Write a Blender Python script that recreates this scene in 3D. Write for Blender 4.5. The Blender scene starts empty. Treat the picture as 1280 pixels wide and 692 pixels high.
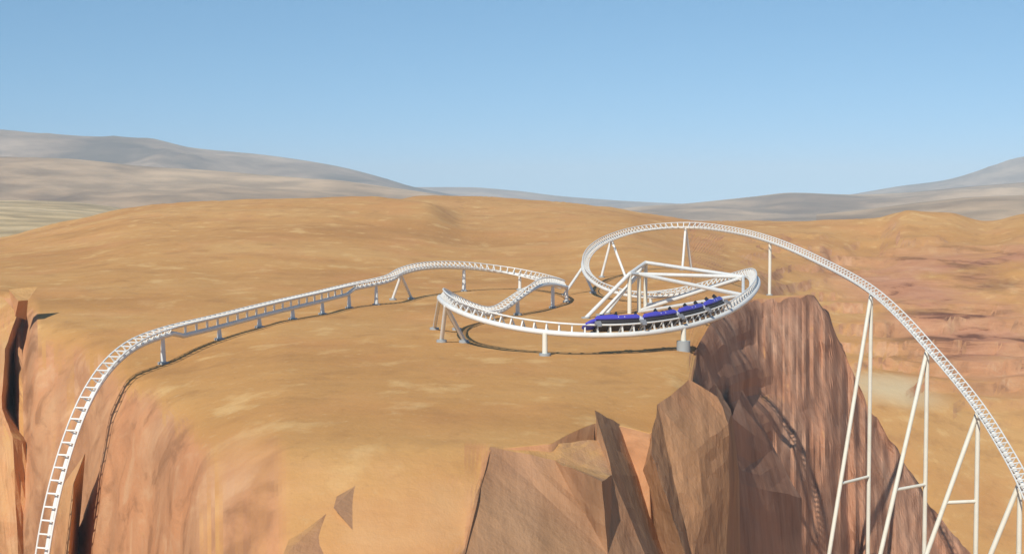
import bpy, bmesh, math, random
import numpy as np
from mathutils import Vector, Matrix, noise

S = bpy.context.scene
C = S.collection
R = math.radians
random.seed(7)

# ------------------------------------------------------------------ camera, sky, sun, exposure
FOC = 1800.0                      # focal length in pixels of a 1280 wide frame
CAMZ = 16.0
PITCH = math.atan(96.0 / FOC)
cam_d = bpy.data.cameras.new('camera')
cam = bpy.data.objects.new('camera', cam_d)
C.objects.link(cam)
cam_d.sensor_width = 36.0
cam_d.lens = 36.0 * FOC / 1280.0
cam_d.clip_start = 0.5
cam_d.clip_end = 40000
cam.location = (0, 0, CAMZ)
cam.rotation_euler = (R(90) - PITCH, 0, 0)
S.camera = cam

SUN_EL = R(42)
SUN_AZ = R(24)                    # light travels away from the viewer and to the right
to_sun = Vector((-math.sin(SUN_AZ) * math.cos(SUN_EL), -math.cos(SUN_AZ) * math.cos(SUN_EL), math.sin(SUN_EL)))
world = bpy.data.worlds.new('World')
S.world = world
world.use_nodes = True
wn = world.node_tree
wn.nodes.clear()
wo = wn.nodes.new('ShaderNodeOutputWorld')
bg = wn.nodes.new('ShaderNodeBackground')
sky = wn.nodes.new('ShaderNodeTexSky')
sky.sky_type = 'NISHITA'
sky.sun_disc = False
sky.sun_elevation = SUN_EL
sky.sun_rotation = math.atan2(to_sun.x, to_sun.y)
sky.altitude = 1500
sky.air_density = 1.0
sky.dust_density = 0.0
sky.ozone_density = 2.4
bg.inputs['Strength'].default_value = 0.1
# the clear desert air keeps the low sky blue: read the sky a little above the true elevation
tc = wn.nodes.new('ShaderNodeTexCoord')
va = wn.nodes.new('ShaderNodeVectorMath')
va.operation = 'ADD'
va.inputs[1].default_value = (0, 0, 0.12)
vn = wn.nodes.new('ShaderNodeVectorMath')
vn.operation = 'NORMALIZE'
wn.links.new(tc.outputs['Generated'], va.inputs[0])
wn.links.new(va.outputs[0], vn.inputs[0])
wn.links.new(vn.outputs[0], sky.inputs[0])
wt = wn.nodes.new('ShaderNodeMix')
wt.data_type = 'RGBA'
wt.blend_type = 'MULTIPLY'
wt.inputs[0].default_value = 1.0
wt.inputs[7].default_value = (0.68, 0.92, 0.91, 1)
wn.links.new(sky.outputs[0], wt.inputs[6])
wn.links.new(wt.outputs[2], bg.inputs['Color'])
wn.links.new(bg.outputs[0], wo.inputs['Surface'])

sun_d = bpy.data.lights.new('sun', 'SUN')
sun_d.energy = 3.3
sun_d.angle = R(0.5)
sun_d.color = (1.0, 0.95, 0.86)
sun = bpy.data.objects.new('sun', sun_d)
C.objects.link(sun)
sun.rotation_euler = to_sun.to_track_quat('Z', 'Y').to_euler()
S.view_settings.view_transform = 'Standard'
S.view_settings.look = 'None'
S.view_settings.exposure = 0.56
S.view_settings.gamma = 1.0
S.view_settings.use_curve_mapping = False


# ------------------------------------------------------------------ helpers
_F = Vector((0, math.cos(PITCH), -math.sin(PITCH)))
_U = Vector((0, math.sin(PITCH), math.cos(PITCH)))
_X = Vector((1, 0, 0))


def W(px, py, y):
    """world point at distance y (metres along +Y) in the direction measured at px, py"""
    d = _F + _X * ((px - 640) / FOC) + _U * ((346 - py) / FOC)
    d = d * (y / d.y)
    return Vector((d.x, d.y, d.z + CAMZ))


def ZP(py, y):
    return W(640, py, y).z


def pchip(xs, ys, x):
    xs = np.asarray(xs, float)
    ys = np.asarray(ys, float)
    h = np.diff(xs)
    if ys.ndim > 1:
        hh = h.reshape((-1,) + (1,) * (ys.ndim - 1))
    else:
        hh = h
    dl = np.diff(ys, axis=0) / hh
    m = np.zeros_like(ys)
    if len(xs) > 2:
        a, b = dl[:-1], dl[1:]
        w1 = 2 * hh[1:] + hh[:-1]
        w2 = hh[1:] + 2 * hh[:-1]
        with np.errstate(divide='ignore', invalid='ignore'):
            mm = (w1 + w2) / (w1 / a + w2 / b)
        m[1:-1] = np.where(a * b > 0, mm, 0.0)
    m[0] = dl[0]
    m[-1] = dl[-1]
    x = np.clip(np.asarray(x, float), xs[0], xs[-1])
    i = np.clip(np.searchsorted(xs, x, side='right') - 1, 0, len(xs) - 2)
    t = (x - xs[i]) / h[i]
    if ys.ndim > 1:
        t = t.reshape((-1,) + (1,) * (ys.ndim - 1))
        hi = h[i].reshape(t.shape)
    else:
        hi = h[i]
    return ((2 * t**3 - 3 * t**2 + 1) * ys[i] + (t**3 - 2 * t**2 + t) * hi * m[i]
            + (-2 * t**3 + 3 * t**2) * ys[i + 1] + (t**3 - t**2) * hi * m[i + 1])


def fbm(x, y, z, o=4):
    return noise.fractal(Vector((x, y, z)), 1.0, 2.0, o)


def link(name, me, mat=None, parent=None, smooth=False):
    if mat is not None and len(me.materials) == 0:
        me.materials.append(mat)
    if smooth:
        me.polygons.foreach_set('use_smooth', [True] * len(me.polygons))
    o = bpy.data.objects.new(name, me)
    C.objects.link(o)
    if parent is not None:
        o.parent = parent
    return o


def mesh_of(name, verts, faces):
    me = bpy.data.meshes.new(name)
    me.from_pydata([tuple(v) for v in verts], [], faces)
    me.validate()
    me.update()
    return me


def struct(o):
    o['kind'] = 'structure'
    return o


def tag(o, label, cat, group=None):
    o['label'] = label
    o['category'] = cat
    if group:
        o['group'] = group
    return o


def empty(name, loc, label, cat, group=None):
    o = bpy.data.objects.new(name, None)
    C.objects.link(o)
    o.empty_display_size = 0.3
    o.location = loc
    return tag(o, label, cat, group)


class MB:
    """collects shapes into one mesh"""

    def __init__(s):
        s.v = []
        s.f = []

    def tube(s, pts, r, n=8, cap=True, r2=None):
        pts = [Vector(p) for p in pts]
        m = len(pts)
        base = len(s.v)
        prev = None
        for i, p in enumerate(pts):
            t = (pts[min(i + 1, m - 1)] - pts[max(i - 1, 0)]).normalized()
            ref = prev if prev is not None else (Vector((0, 0, 1)) if abs(t.z) < 0.9 else Vector((1, 0, 0)))
            a = (ref - t * ref.dot(t)).normalized()
            prev = a
            b = t.cross(a)
            rr = r if r2 is None else r + (r2 - r) * i / (m - 1)
            for k in range(n):
                an = 2 * math.pi * k / n
                s.v.append(p + (a * math.cos(an) + b * math.sin(an)) * rr)
        for i in range(m - 1):
            for k in range(n):
                k2 = (k + 1) % n
                s.f.append((base + i * n + k, base + i * n + k2, base + (i + 1) * n + k2, base + (i + 1) * n + k))
        if cap:
            s.f.append(tuple(base + k for k in reversed(range(n))))
            s.f.append(tuple(base + (m - 1) * n + k for k in range(n)))
        return s

    def loft(s, rings, cap=True):
        base = len(s.v)
        n = len(rings[0])
        for r in rings:
            s.v.extend(Vector(p) for p in r)
        for i in range(len(rings) - 1):
            for k in range(n):
                k2 = (k + 1) % n
                s.f.append((base + i * n + k, base + i * n + k2, base + (i + 1) * n + k2, base + (i + 1) * n + k))
        if cap:
            s.f.append(tuple(base + k for k in reversed(range(n))))
            s.f.append(tuple(base + (len(rings) - 1) * n + k for k in range(n)))
        return s

    def box(s, c, size, M=None):
        c = Vector(c)
        hx, hy, hz = (q / 2 for q in size)
        base = len(s.v)
        for dz in (-hz, hz):
            for dx, dy in ((-hx, -hy), (hx, -hy), (hx, hy), (-hx, hy)):
                p = c + Vector((dx, dy, dz))
                s.v.append(M @ p if M is not None else p)
        for q in ((3, 2, 1, 0), (4, 5, 6, 7), (0, 1, 5, 4), (1, 2, 6, 5), (2, 3, 7, 6), (3, 0, 4, 7)):
            s.f.append(tuple(base + i for i in q))
        return s

    def build(s, name, mat, parent=None, smooth=True, origin=None):
        vv = s.v
        if origin is not None:
            vv = [v - Vector(origin) for v in vv]
        me = mesh_of(name, vv, s.f)
        o = link(name, me, mat, parent)
        if smooth:
            me.polygons.foreach_set('use_smooth', [True] * len(me.polygons))
            try:
                me.set_sharp_from_angle(angle=R(40))
            except Exception:
                pass
        return o


# ------------------------------------------------------------------ materials
def newmat(name):
    m = bpy.data.materials.new(name)
    m.use_nodes = True
    nt = m.node_tree
    return m, nt, nt.nodes['Principled BSDF']


def nd(nt, t, **kw):
    n = nt.nodes.new(t)
    for k, v in kw.items():
        setattr(n, k, v)
    return n


def scaled_pos(nt, sc):
    g = nd(nt, 'ShaderNodeNewGeometry')
    v = nd(nt, 'ShaderNodeVectorMath', operation='MULTIPLY')
    nt.links.new(g.outputs['Position'], v.inputs[0])
    v.inputs[1].default_value = sc
    return v.outputs[0]


def tex(nt, sc, detail=4, rough=0.55, dist=0.0):
    n = nd(nt, 'ShaderNodeTexNoise')
    n.inputs['Scale'].default_value = 1.0
    n.inputs['Detail'].default_value = detail
    n.inputs['Roughness'].default_value = rough
    n.inputs['Distortion'].default_value = dist
    nt.links.new(scaled_pos(nt, sc), n.inputs['Vector'])
    return n.outputs['Fac']


def ramp(nt, fac, stops):
    r = nd(nt, 'ShaderNodeValToRGB')
    e = r.color_ramp.elements
    while len(e) < len(stops):
        e.new(0.5)
    for i, (p, c) in enumerate(stops):
        e[i].position = p
        e[i].color = (c[0], c[1], c[2], 1) if hasattr(c, '__len__') else (c, c, c, 1)
    nt.links.new(fac, r.inputs[0])
    return r.outputs[0]


def mix(nt, fac, a, b, mode='MIX'):
    m = nd(nt, 'ShaderNodeMix', data_type='RGBA', blend_type=mode)
    for sock, v in ((m.inputs[0], fac), (m.inputs[6], a), (m.inputs[7], b)):
        if hasattr(v, 'is_output'):
            nt.links.new(v, sock)
        elif hasattr(v, '__len__'):
            sock.default_value = (v[0], v[1], v[2], 1)
        else:
            sock.default_value = v
    return m.outputs[2]


def mth(nt, op, a, b=None, clamp=False):
    m = nd(nt, 'ShaderNodeMath', operation=op, use_clamp=clamp)
    for i, v in enumerate((a, b)):
        if v is None:
            continue
        if hasattr(v, 'is_output'):
            nt.links.new(v, m.inputs[i])
        else:
            m.inputs[i].default_value = v
    return m.outputs[0]


def smooth_range(nt, v, a, b):
    m = nd(nt, 'ShaderNodeMapRange', interpolation_type='SMOOTHSTEP')
    m.inputs['From Min'].default_value = a
    m.inputs['From Max'].default_value = b
    nt.links.new(v, m.inputs['Value'])
    return m.outputs[0]


def bump(nt, bsdf, h, strength, dist):
    b = nd(nt, 'ShaderNodeBump')
    b.inputs['Strength'].default_value = strength
    b.inputs['Distance'].default_value = dist
    nt.links.new(h, b.inputs['Height'])
    nt.links.new(b.outputs[0], bsdf.inputs['Normal'])


SAND_A = (0.515, 0.268, 0.092)
SAND_B = (0.555, 0.31, 0.116)
SAND_D = (0.445, 0.222, 0.075)


def sand_colour(nt):
    n1 = tex(nt, (0.012, 0.02, 0.02), 5, 0.6)
    n2 = tex(nt, (0.16, 0.11, 0.16), 5, 0.6)
    c = ramp(nt, n1, [(0.35, SAND_D), (0.5, SAND_A), (0.66, SAND_B)])
    pale = mth(nt, 'MULTIPLY', ramp(nt, n2, [(0.56, 0), (0.68, 1)]), 0.6)
    c = mix(nt, pale, c, (0.66, 0.42, 0.18))
    dark = mth(nt, 'MULTIPLY', ramp(nt, n2, [(0.32, 1), (0.45, 0)]), 0.5)
    c = mix(nt, dark, c, (0.36, 0.18, 0.065))
    n3 = tex(nt, (0.055, 0.035, 0.05), 4, 0.5)
    c = mix(nt, mth(nt, 'MULTIPLY', ramp(nt, n3, [(0.5, 0), (0.66, 1)]), 0.4), c, (0.55, 0.255, 0.095))
    n4 = tex(nt, (1.3, 0.9, 1.3), 3, 0.6)
    c = mix(nt, mth(nt, 'MULTIPLY', ramp(nt, n4, [(0.62, 0), (0.74, 1)]), 0.35), c, (0.62, 0.43, 0.22))
    c = mix(nt, mth(nt, 'MULTIPLY', ramp(nt, n4, [(0.26, 1), (0.38, 0)]), 0.3), c, (0.25, 0.14, 0.06))
    return c


def rock_colour(nt, a, b, d, sx=0.55, sz=0.05):
    st = tex(nt, (sx, sx * 0.25, sz), 5, 0.62, 0.2)
    c = ramp(nt, st, [(0.32, d), (0.5, a), (0.68, b)])
    big = tex(nt, (0.05, 0.05, 0.06), 4, 0.6)
    c = mix(nt, mth(nt, 'MULTIPLY', ramp(nt, big, [(0.42, 0), (0.62, 1)]), 0.5), c, (a[0] * 1.35, a[1] * 1.15, a[2] * 1.0))
    return c, st


def mat_ground():
    m, nt, b = newmat('desert sand')
    c = sand_colour(nt)
    g = nd(nt, 'ShaderNodeNewGeometry')
    sp = nd(nt, 'ShaderNodeSeparateXYZ')
    nt.links.new(g.outputs['Position'], sp.inputs[0])
    # outcrop of red layered rock on the canyon slope
    strata = tex(nt, (0.03, 0.03, 0.34), 6, 0.68, 0.6)
    red = ramp(nt, strata, [(0.38, (0.17, 0.07, 0.04)), (0.46, (0.42, 0.19, 0.10)), (0.58, (0.50, 0.245, 0.135)), (0.7, (0.58, 0.34, 0.2))])
    patch = tex(nt, (0.022, 0.022, 0.05), 5, 0.6)
    inx = smooth_range(nt, sp.outputs[0], 85, 125)
    iny = mth(nt, 'MULTIPLY', smooth_range(nt, sp.outputs[1], 330, 390), mth(nt, 'SUBTRACT', 1.0, smooth_range(nt, sp.outputs[1], 470, 540)))
    msk = mth(nt, 'MULTIPLY', mth(nt, 'MULTIPLY', inx, iny), ramp(nt, patch, [(0.34, 0), (0.52, 1)]))
    c = mix(nt, msk, c, red)
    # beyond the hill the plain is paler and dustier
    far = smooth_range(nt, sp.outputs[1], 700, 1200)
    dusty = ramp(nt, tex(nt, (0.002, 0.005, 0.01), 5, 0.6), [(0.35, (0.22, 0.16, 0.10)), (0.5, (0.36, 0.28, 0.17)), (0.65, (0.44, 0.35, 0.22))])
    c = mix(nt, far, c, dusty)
    # a pale washed-out patch of silt on the canyon slope
    dv = nd(nt, 'ShaderNodeVectorMath', operation='DISTANCE')
    nt.links.new(g.outputs['Position'], dv.inputs[0])
    dv.inputs[1].default_value = (90, 345, -27)
    silt = mth(nt, 'SUBTRACT', mth(nt, 'SUBTRACT', 1.0, smooth_range(nt, dv.outputs['Value'], 3, 24)), mth(nt, 'MULTIPLY', tex(nt, (0.08, 0.05, 0.08), 4, 0.6), 0.5), True)
    c = mix(nt, silt, c, (0.58, 0.47, 0.29))
    # steep ground is bare rock
    rk, st = rock_colour(nt, (0.46, 0.235, 0.118), (0.52, 0.29, 0.15), (0.33, 0.16, 0.08), 0.12, 0.09)
    sm = tex(nt, (0.12, 0.10, 0.20), 5, 0.62, 0.9)
    rk = mix(nt, mth(nt, 'MULTIPLY', ramp(nt, sm, [(0.52, 0), (0.64, 1)]), 0.6), rk, (0.25, 0.12, 0.058))
    rk = mix(nt, mth(nt, 'MULTIPLY', ramp(nt, sm, [(0.34, 1), (0.47, 0)]), 0.7), rk, (0.58, 0.335, 0.18))
    sn = nd(nt, 'ShaderNodeSeparateXYZ')
    nt.links.new(g.outputs['True Normal'], sn.inputs[0])
    wob = mth(nt, 'MULTIPLY', mth(nt, 'SUBTRACT', tex(nt, (0.07, 0.07, 0.12), 5, 0.6), 0.5), 0.45)
    nzw = mth(nt, 'ADD', sn.outputs[2], wob)
    near = mth(nt, 'SUBTRACT', 1.0, smooth_range(nt, sp.outputs[1], 96, 108))
    slope = mth(nt, 'SUBTRACT', 1.0, smooth_range(nt, nzw, 0.86, 1.02))
    peach = ramp(nt, tex(nt, (0.13, 0.11, 0.16), 4, 0.5, 0.5), [(0.36, (0.42, 0.20, 0.085)), (0.5, (0.52, 0.26, 0.105)), (0.64, (0.57, 0.31, 0.14))])
    c = mix(nt, mth(nt, 'MULTIPLY', slope, mth(nt, 'MULTIPLY', near, 0.8)), c, peach)
    steep = mth(nt, 'SUBTRACT', 1.0, smooth_range(nt, nzw, 0.55, 0.93))
    c = mix(nt, steep, c, rk)
    nt.links.new(c, b.inputs['Base Color'])
    b.inputs['Roughness'].default_value = 0.95
    b.inputs['Specular IOR Level'].default_value = 0.1
    h = mth(nt, 'ADD', mth(nt, 'MULTIPLY', tex(nt, (0.25, 0.2, 0.25), 6, 0.65), 1.0), mth(nt, 'MULTIPLY', tex(nt, (0.03, 0.04, 0.03), 4, 0.5), 3.0))
    bump(nt, b, h, 0.35, 0.8)
    return m


def mat_rock(name, a, b_, d, sandy=0.0, sx=0.55, sz=0.05, bs=0.5, flat0=0.75, flat1=0.95, smudge=0.0):
    m, nt, b = newmat(name)
    c, st = rock_colour(nt, a, b_, d, sx, sz)
    g = nd(nt, 'ShaderNodeNewGeometry')
    sn = nd(nt, 'ShaderNodeSeparateXYZ')
    nt.links.new(g.outputs['True Normal'], sn.inputs[0])
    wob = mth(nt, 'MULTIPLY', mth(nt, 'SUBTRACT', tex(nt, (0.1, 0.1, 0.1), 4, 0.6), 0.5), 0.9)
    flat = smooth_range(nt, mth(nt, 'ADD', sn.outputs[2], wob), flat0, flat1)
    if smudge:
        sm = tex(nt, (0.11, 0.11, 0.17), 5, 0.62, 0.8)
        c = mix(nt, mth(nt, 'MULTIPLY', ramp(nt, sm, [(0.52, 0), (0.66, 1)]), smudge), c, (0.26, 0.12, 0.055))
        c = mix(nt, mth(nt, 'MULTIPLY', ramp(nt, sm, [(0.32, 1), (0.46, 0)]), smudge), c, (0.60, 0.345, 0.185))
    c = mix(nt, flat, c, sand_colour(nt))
    if sandy:
        c = mix(nt, mth(nt, 'MULTIPLY', ramp(nt, tex(nt, (0.08, 0.08, 0.08), 4, 0.5), [(0.4, 0), (0.6, 1)]), sandy), c, (0.50, 0.295, 0.13))
    nt.links.new(c, b.inputs['Base Color'])
    b.inputs['Roughness'].default_value = 0.93
    b.inputs['Specular IOR Level'].default_value = 0.15
    bump(nt, b, mth(nt, 'ADD', st, tex(nt, (0.5, 0.5, 0.3), 5, 0.6)), bs, 0.8)
    return m


def mat_hill(name, cols, sc):
    m, nt, b = newmat(name)
    c = ramp(nt, tex(nt, sc, 6, 0.6, 0.3), [(0.36, cols[0]), (0.5, cols[1]), (0.64, cols[2])])
    c2 = ramp(nt, tex(nt, (sc[0] * 4, sc[1] * 4, sc[2] * 4), 5, 0.6), [(0.4, 0.75), (0.62, 1.15)])
    c = mix(nt, 1.0, c, c2, 'MULTIPLY')
    nt.links.new(c, b.inputs['Base Color'])
    b.inputs['Roughness'].default_value = 1.0
    b.inputs['Specular IOR Level'].default_value = 0.0
    return m


def mat_paint(name, col, rough=0.4, metal=0.0, dirt=0.18):
    m, nt, b = newmat(name)
    n = tex(nt, (0.9, 0.9, 0.5), 5, 0.6)
    c = mix(nt, mth(nt, 'MULTIPLY', ramp(nt, n, [(0.5, 0), (0.75, 1)]), dirt * 2.5), col, (col[0] * 0.75, col[1] * 0.7, col[2] * 0.6))
    nt.links.new(c, b.inputs['Base Color'])
    b.inputs['Roughness'].default_value = rough
    b.inputs['Metallic'].default_value = metal
    return m


M_GROUND = mat_ground()
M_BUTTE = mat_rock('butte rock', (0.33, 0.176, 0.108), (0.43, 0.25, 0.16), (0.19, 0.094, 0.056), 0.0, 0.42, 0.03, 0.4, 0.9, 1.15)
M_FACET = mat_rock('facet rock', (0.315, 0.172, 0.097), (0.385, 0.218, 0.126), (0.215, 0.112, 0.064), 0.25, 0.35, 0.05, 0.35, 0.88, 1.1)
M_LEFT = mat_rock('dive cliff rock', (0.50, 0.245, 0.115), (0.56, 0.29, 0.14), (0.36, 0.17, 0.08), 0.55, 0.10, 0.05, 0.5, 0.45, 0.95, 0.7)
M_WHITE = mat_paint('white track paint', (0.71, 0.70, 0.655), 0.42)
M_GREYP = mat_paint('pale grey steel paint', (0.66, 0.66, 0.63), 0.45)
M_CREAM = mat_paint('cream white steel paint', (0.72, 0.69, 0.58), 0.45)
M_CONC = mat_paint('grey footing concrete', (0.33, 0.35, 0.35), 0.85)
M_BLUE = mat_paint('glossy blue bodywork', (0.075, 0.066, 0.42), 0.25, 0.0, 0.05)
M_DARK = mat_paint('dark chassis steel', (0.035, 0.03, 0.028), 0.5)
M_BLACK = mat_paint('black seat padding', (0.012, 0.012, 0.016), 0.6)
M_SILVER = mat_paint('silver grey panels', (0.66, 0.66, 0.70), 0.35)
M_BOGIE = mat_paint('grey wheel steel', (0.20, 0.20, 0.21), 0.45)

# ------------------------------------------------------------------ terrain
# each bearing (given as px of a 1280 wide frame) has a lip distance and a height profile (distance, height)
T = {
    -900: (165, [(165, -40), (200, -32), (238, -8), (260, -3), (400, -3), (560, -2), (620, -8), (900, -26)]),
    -300: (165, [(165, -40), (200, -32), (232, -8), (250, -2), (400, -2), (560, -3), (620, -8), (900, -26)]),
    0: (163, [(163, -40), (200, -31), (228, -6), (240, 0.9), (320, 1.2), (420, 1.4), (550, ZP(298, 550)), (600, -3), (900, -26)]),
    20: (160, [(160, -30), (166, -22), (174, -14), (184, -8.5), (193, -3.6), (199, -0.6), (240, 0.6), (420, 2.0), (550, ZP(294, 550)), (600, -1), (900, -26)]),
    55: (148, [(148, -34), (151, -26.8), (157, -19.3), (163, -14.3), (171, -9.7), (180, -5), (187, -2.2), (198, -0.8), (230, 0.2), (420, 3.0), (560, ZP(284, 560)), (620, 0), (900, -26)]),
    100: (138, [(138, -32), (141, -24), (146, -17.7), (151, -13.8), (157, -9.7), (164, -5), (170, -2.4), (181, -1.0), (220, 0), (420, 4.5), (570, ZP(273, 570)), (630, 3), (900, -26)]),
    145: (122, [(122, -28), (125, -21), (129.5, -16), (134, -12), (139, -8.3), (147, -4.4), (152, -2.9), (160, -2.1), (175, -1.1), (220, 0), (420, 6.5), (580, ZP(263, 580)), (640, 7), (900, -26)]),
    187: (103, [(103, -22), (107, -14.3), (111, -11), (116, -8.6), (122, -5.8), (130, -3.3), (139, -2.5), (158, -2.1), (180, -0.8), (240, 0.4), (420, 8), (590, ZP(257, 590)), (650, 10), (900, -26)]),
    235: (83, [(83, -14), (87, -8.7), (90.5, -6.6), (95, -4.7), (102, -3.0), (111, -2.1), (125, -1.7), (150, -1.8), (170, -1.0), (200, -0.1), (260, 1), (420, 8.5), (600, ZP(253, 600)), (660, 12), (900, -26)]),
    275: (74, [(74, -16), (80, -9.6), (86, -5.9), (92, -3.7), (99, -2.0), (110, -1.2), (140, -1.0), (168, -0.7), (190, 0), (260, 0.6), (420, 9), (600, ZP(251, 600)), (660, 13), (900, -26)]),
    315: (74, [(74, -11), (80, -6.4), (86, -3.6), (92, -1.6), (100, -0.6), (112, -0.4), (140, -0.5), (168, -0.4), (200, 0), (260, 0.7), (420, 9), (600, ZP(249.5, 600)), (660, 13.5), (900, -26)]),
    360: (74, [(74, -8), (83, -3.0), (94, -0.1), (110, 0), (200, 0), (270, 0.8), (420, 9), (600, ZP(248, 600)), (660, 14), (900, -26)]),
    450: (74, [(74, -8), (82, -3.2), (94, 0), (110, 0.1), (220, 0), (290, 1), (420, 8.0), (600, ZP(245.5, 600)), (660, 14), (900, -26)]),
    530: (74, [(74, -8), (82, -3.4), (94, 0), (110, 0.1), (230, 0), (300, 0.8), (430, 7.0), (540, ZP(252, 540)), (600, 14.8), (680, ZP(245.5, 680)), (760, 12), (1000, -26)]),
    580: (81.2, [(81.2, -3.95), (94, 0), (110, 0.1), (240, 0), (300, 0.55), (400, 3.5), (470, 6.6), (560, 10.4), (690, ZP(246, 690)), (770, 12), (1000, -26)]),
    600: (87.7, [(87.7, -1.6), (94, -0.02), (110, 0.1), (240, 0), (300, 0.5), (400, 3.2), (470, 6.2), (560, 10.0), (690, ZP(246.2, 690)), (770, 12), (1000, -26)]),
    613: (92, [(92, 0), (110, 0.1), (240, 0), (300, 0.48), (400, 3.0), (470, 6.0), (560, 9.8), (690, ZP(246.5, 690)), (770, 12), (1000, -26)]),
    690: (94, [(94, 0), (110, 0.1), (240, 0), (300, 0.6), (400, 3.5), (520, 9), (690, ZP(251, 690)), (770, 10), (1000, -26)]),
    745: (105, [(105, -0.2), (125, 0), (240, 0), (290, 1.0), (400, 5), (520, 9), (680, ZP(256, 680)), (760, 8), (1000, -26)]),
    777: (106, [(106, -0.65), (118, -0.2), (135, 0), (240, 0), (290, 1.2), (400, 5.2), (520, 8.5), (680, ZP(261, 680)), (760, 6), (1000, -26)]),
    815: (104, [(104, -0.95), (118, -0.3), (138, 0), (240, 0), (290, 1.4), (400, 3.5), (520, 6), (680, ZP(267, 680)), (760, 4), (1000, -26)]),
    840: (113, [(113, -0.7), (128, -0.2), (150, 0), (240, 0), (290, 1.6), (400, 2.0), (520, 4.5), (670, ZP(271, 670)), (760, 2), (1000, -26)]),
    862: (124, [(124, -0.8), (138, -0.4), (150, -0.1), (240, 0), (300, 1.6), (400, 0.8), (520, 3.6), (660, ZP(275, 660)), (760, 0), (1000, -26)]),
    868: (146, [(146, -0.6), (160, -0.2), (240, 0), (300, 1.4), (400, 0.5), (520, 3.2), (660, ZP(276, 660)), (760, 0), (1000, -26)]),
    880: (172, [(172, -0.6), (190, -0.2), (240, -0.2), (300, 0.6), (400, 0), (520, 3.0), (660, ZP(277, 660)), (760, 0), (1000, -26)]),
    905: (222, [(222, -0.8), (240, -0.6), (300, -1), (400, -2), (520, 2.0), (660, ZP(278, 660)), (760, 0), (1000, -26)]),
    945: (244, [(244, -0.9), (262, -1.2), (320, -4), (420, -4), (520, 1.5), (650, ZP(278, 650)), (760, 0), (1000, -26)]),
    1010: (254, [(254, -0.7), (262, -3), (300, -18), (330, -20), (420, -14), (520, 0), (640, ZP(277, 640)), (760, 0), (1000, -26)]),
    1028: (252, [(252, -8), (262, -24), (300, -30), (330, -26), (420, -16), (520, -1), (630, ZP(277, 630)), (760, 0), (1000, -26)]),
    1042: (250, [(250, -56), (280, -46), (330, -31), (400, -20), (500, -6), (620, ZP(277, 620)), (760, 0), (1000, -26)]),
    1095: (235, [(235, -58), (270, -47), (320, -33), (400, -21), (480, -9), (560, 0.5), (610, ZP(274, 610)), (720, 2), (1000, -26)]),
    1135: (230, [(230, -58), (270, -48), (320, -34), (400, -21.5), (480, -7), (540, 4), (590, ZP(264, 590)), (700, 4), (1000, -26)]),
    1185: (230, [(230, -58), (270, -48), (320, -36), (400, -21.5), (480, -6), (540, 4), (590, ZP(266, 590)), (700, 4), (1000, -26)]),
    1230: (230, [(230, -58), (270, -49), (320, -38), (400, -22), (470, -7), (540, 2), (600, ZP(277, 600)), (700, 2), (1000, -26)]),
    1280: (230, [(230, -58), (270, -50), (320, -39), (400, -22), (470, -5), (540, 5), (600, ZP(268, 600)), (700, 4), (1000, -26)]),
    1500: (220, [(220, -58), (270, -48), (320, -36), (400, -18), (480, -2), (600, 12), (700, 4), (1000, -26)]),
    2200: (220, [(220, -58), (270, -48), (320, -36), (400, -18), (480, -2), (600, 12), (700, 4), (1000, -26)]),
}
KEYS = sorted(T)
LIPX = KEYS
LIPD = [T[k][0] for k in KEYS]
FARN = [(1500, -30), (3000, -34), (7000, -40), (14000, -50)]


def lip(px):
    return np.interp(px, LIPX, LIPD)


def col_profile(k, d):
    n = list(T[k][1]) + FARN
    return pchip([a for a, _ in n], [b for _, b in n], d)


def heights(px, D):
    if 15 < px < 345:                  # rounded between the measured bearings
        w = min((px - 15) / 12, (345 - px) / 12, 1.0) * 13
        return sum(heights_raw(px + w * o, D) * g for o, g in ((-2, 0.1), (-1, 0.24), (0, 0.32), (1, 0.24), (2, 0.1)))
    return heights_raw(px, D)


def heights_raw(px, D):
    i = int(np.clip(np.searchsorted(KEYS, px) - 1, 0, len(KEYS) - 2))
    ks = KEYS[max(i - 1, 0):i + 3]
    Z = np.array([col_profile(k, np.maximum(D, T[k][0])) for k in ks])
    return pchip(ks, Z, np.array([px]))[0]


def height_at(px, d):
    """height of the ground at bearing px and distance d, without the fine roughness"""
    return float(heights(px, np.array([d], float))[0])


def rough(x, y):
    z = 0.0
    far = min(max((y - 250) / 200.0, 0), 1)
    z += 0.2 * fbm(x * 0.06, y * 0.045, 1.3, 3) + 0.06 * fbm(x * 0.22, y * 0.16, 6.3, 3)
    if far > 0:
        amp = 1.3 if y < 1200 else 5
        z += far * amp * fbm(x * 0.012, y * 0.016, 5.1, 4)
        z += far * 0.5 * fbm(x * 0.05, y * 0.07, 9.1, 3)
    if 70 < x < 330 and 320 < y < 560:
        w = min((x - 70) / 40, 1) * min((y - 320) / 50, (560 - y) / 60, 1)
        z += w * (1.6 * abs(fbm(x * 0.03, y * 0.05, 3.3, 5)) + 0.7 * fbm(x * 0.1, y * 0.14, 8.3, 3))
    return z


def ground(x, y):
    return height_at(640 + FOC * x / y, y) + rough(x, y)


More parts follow.
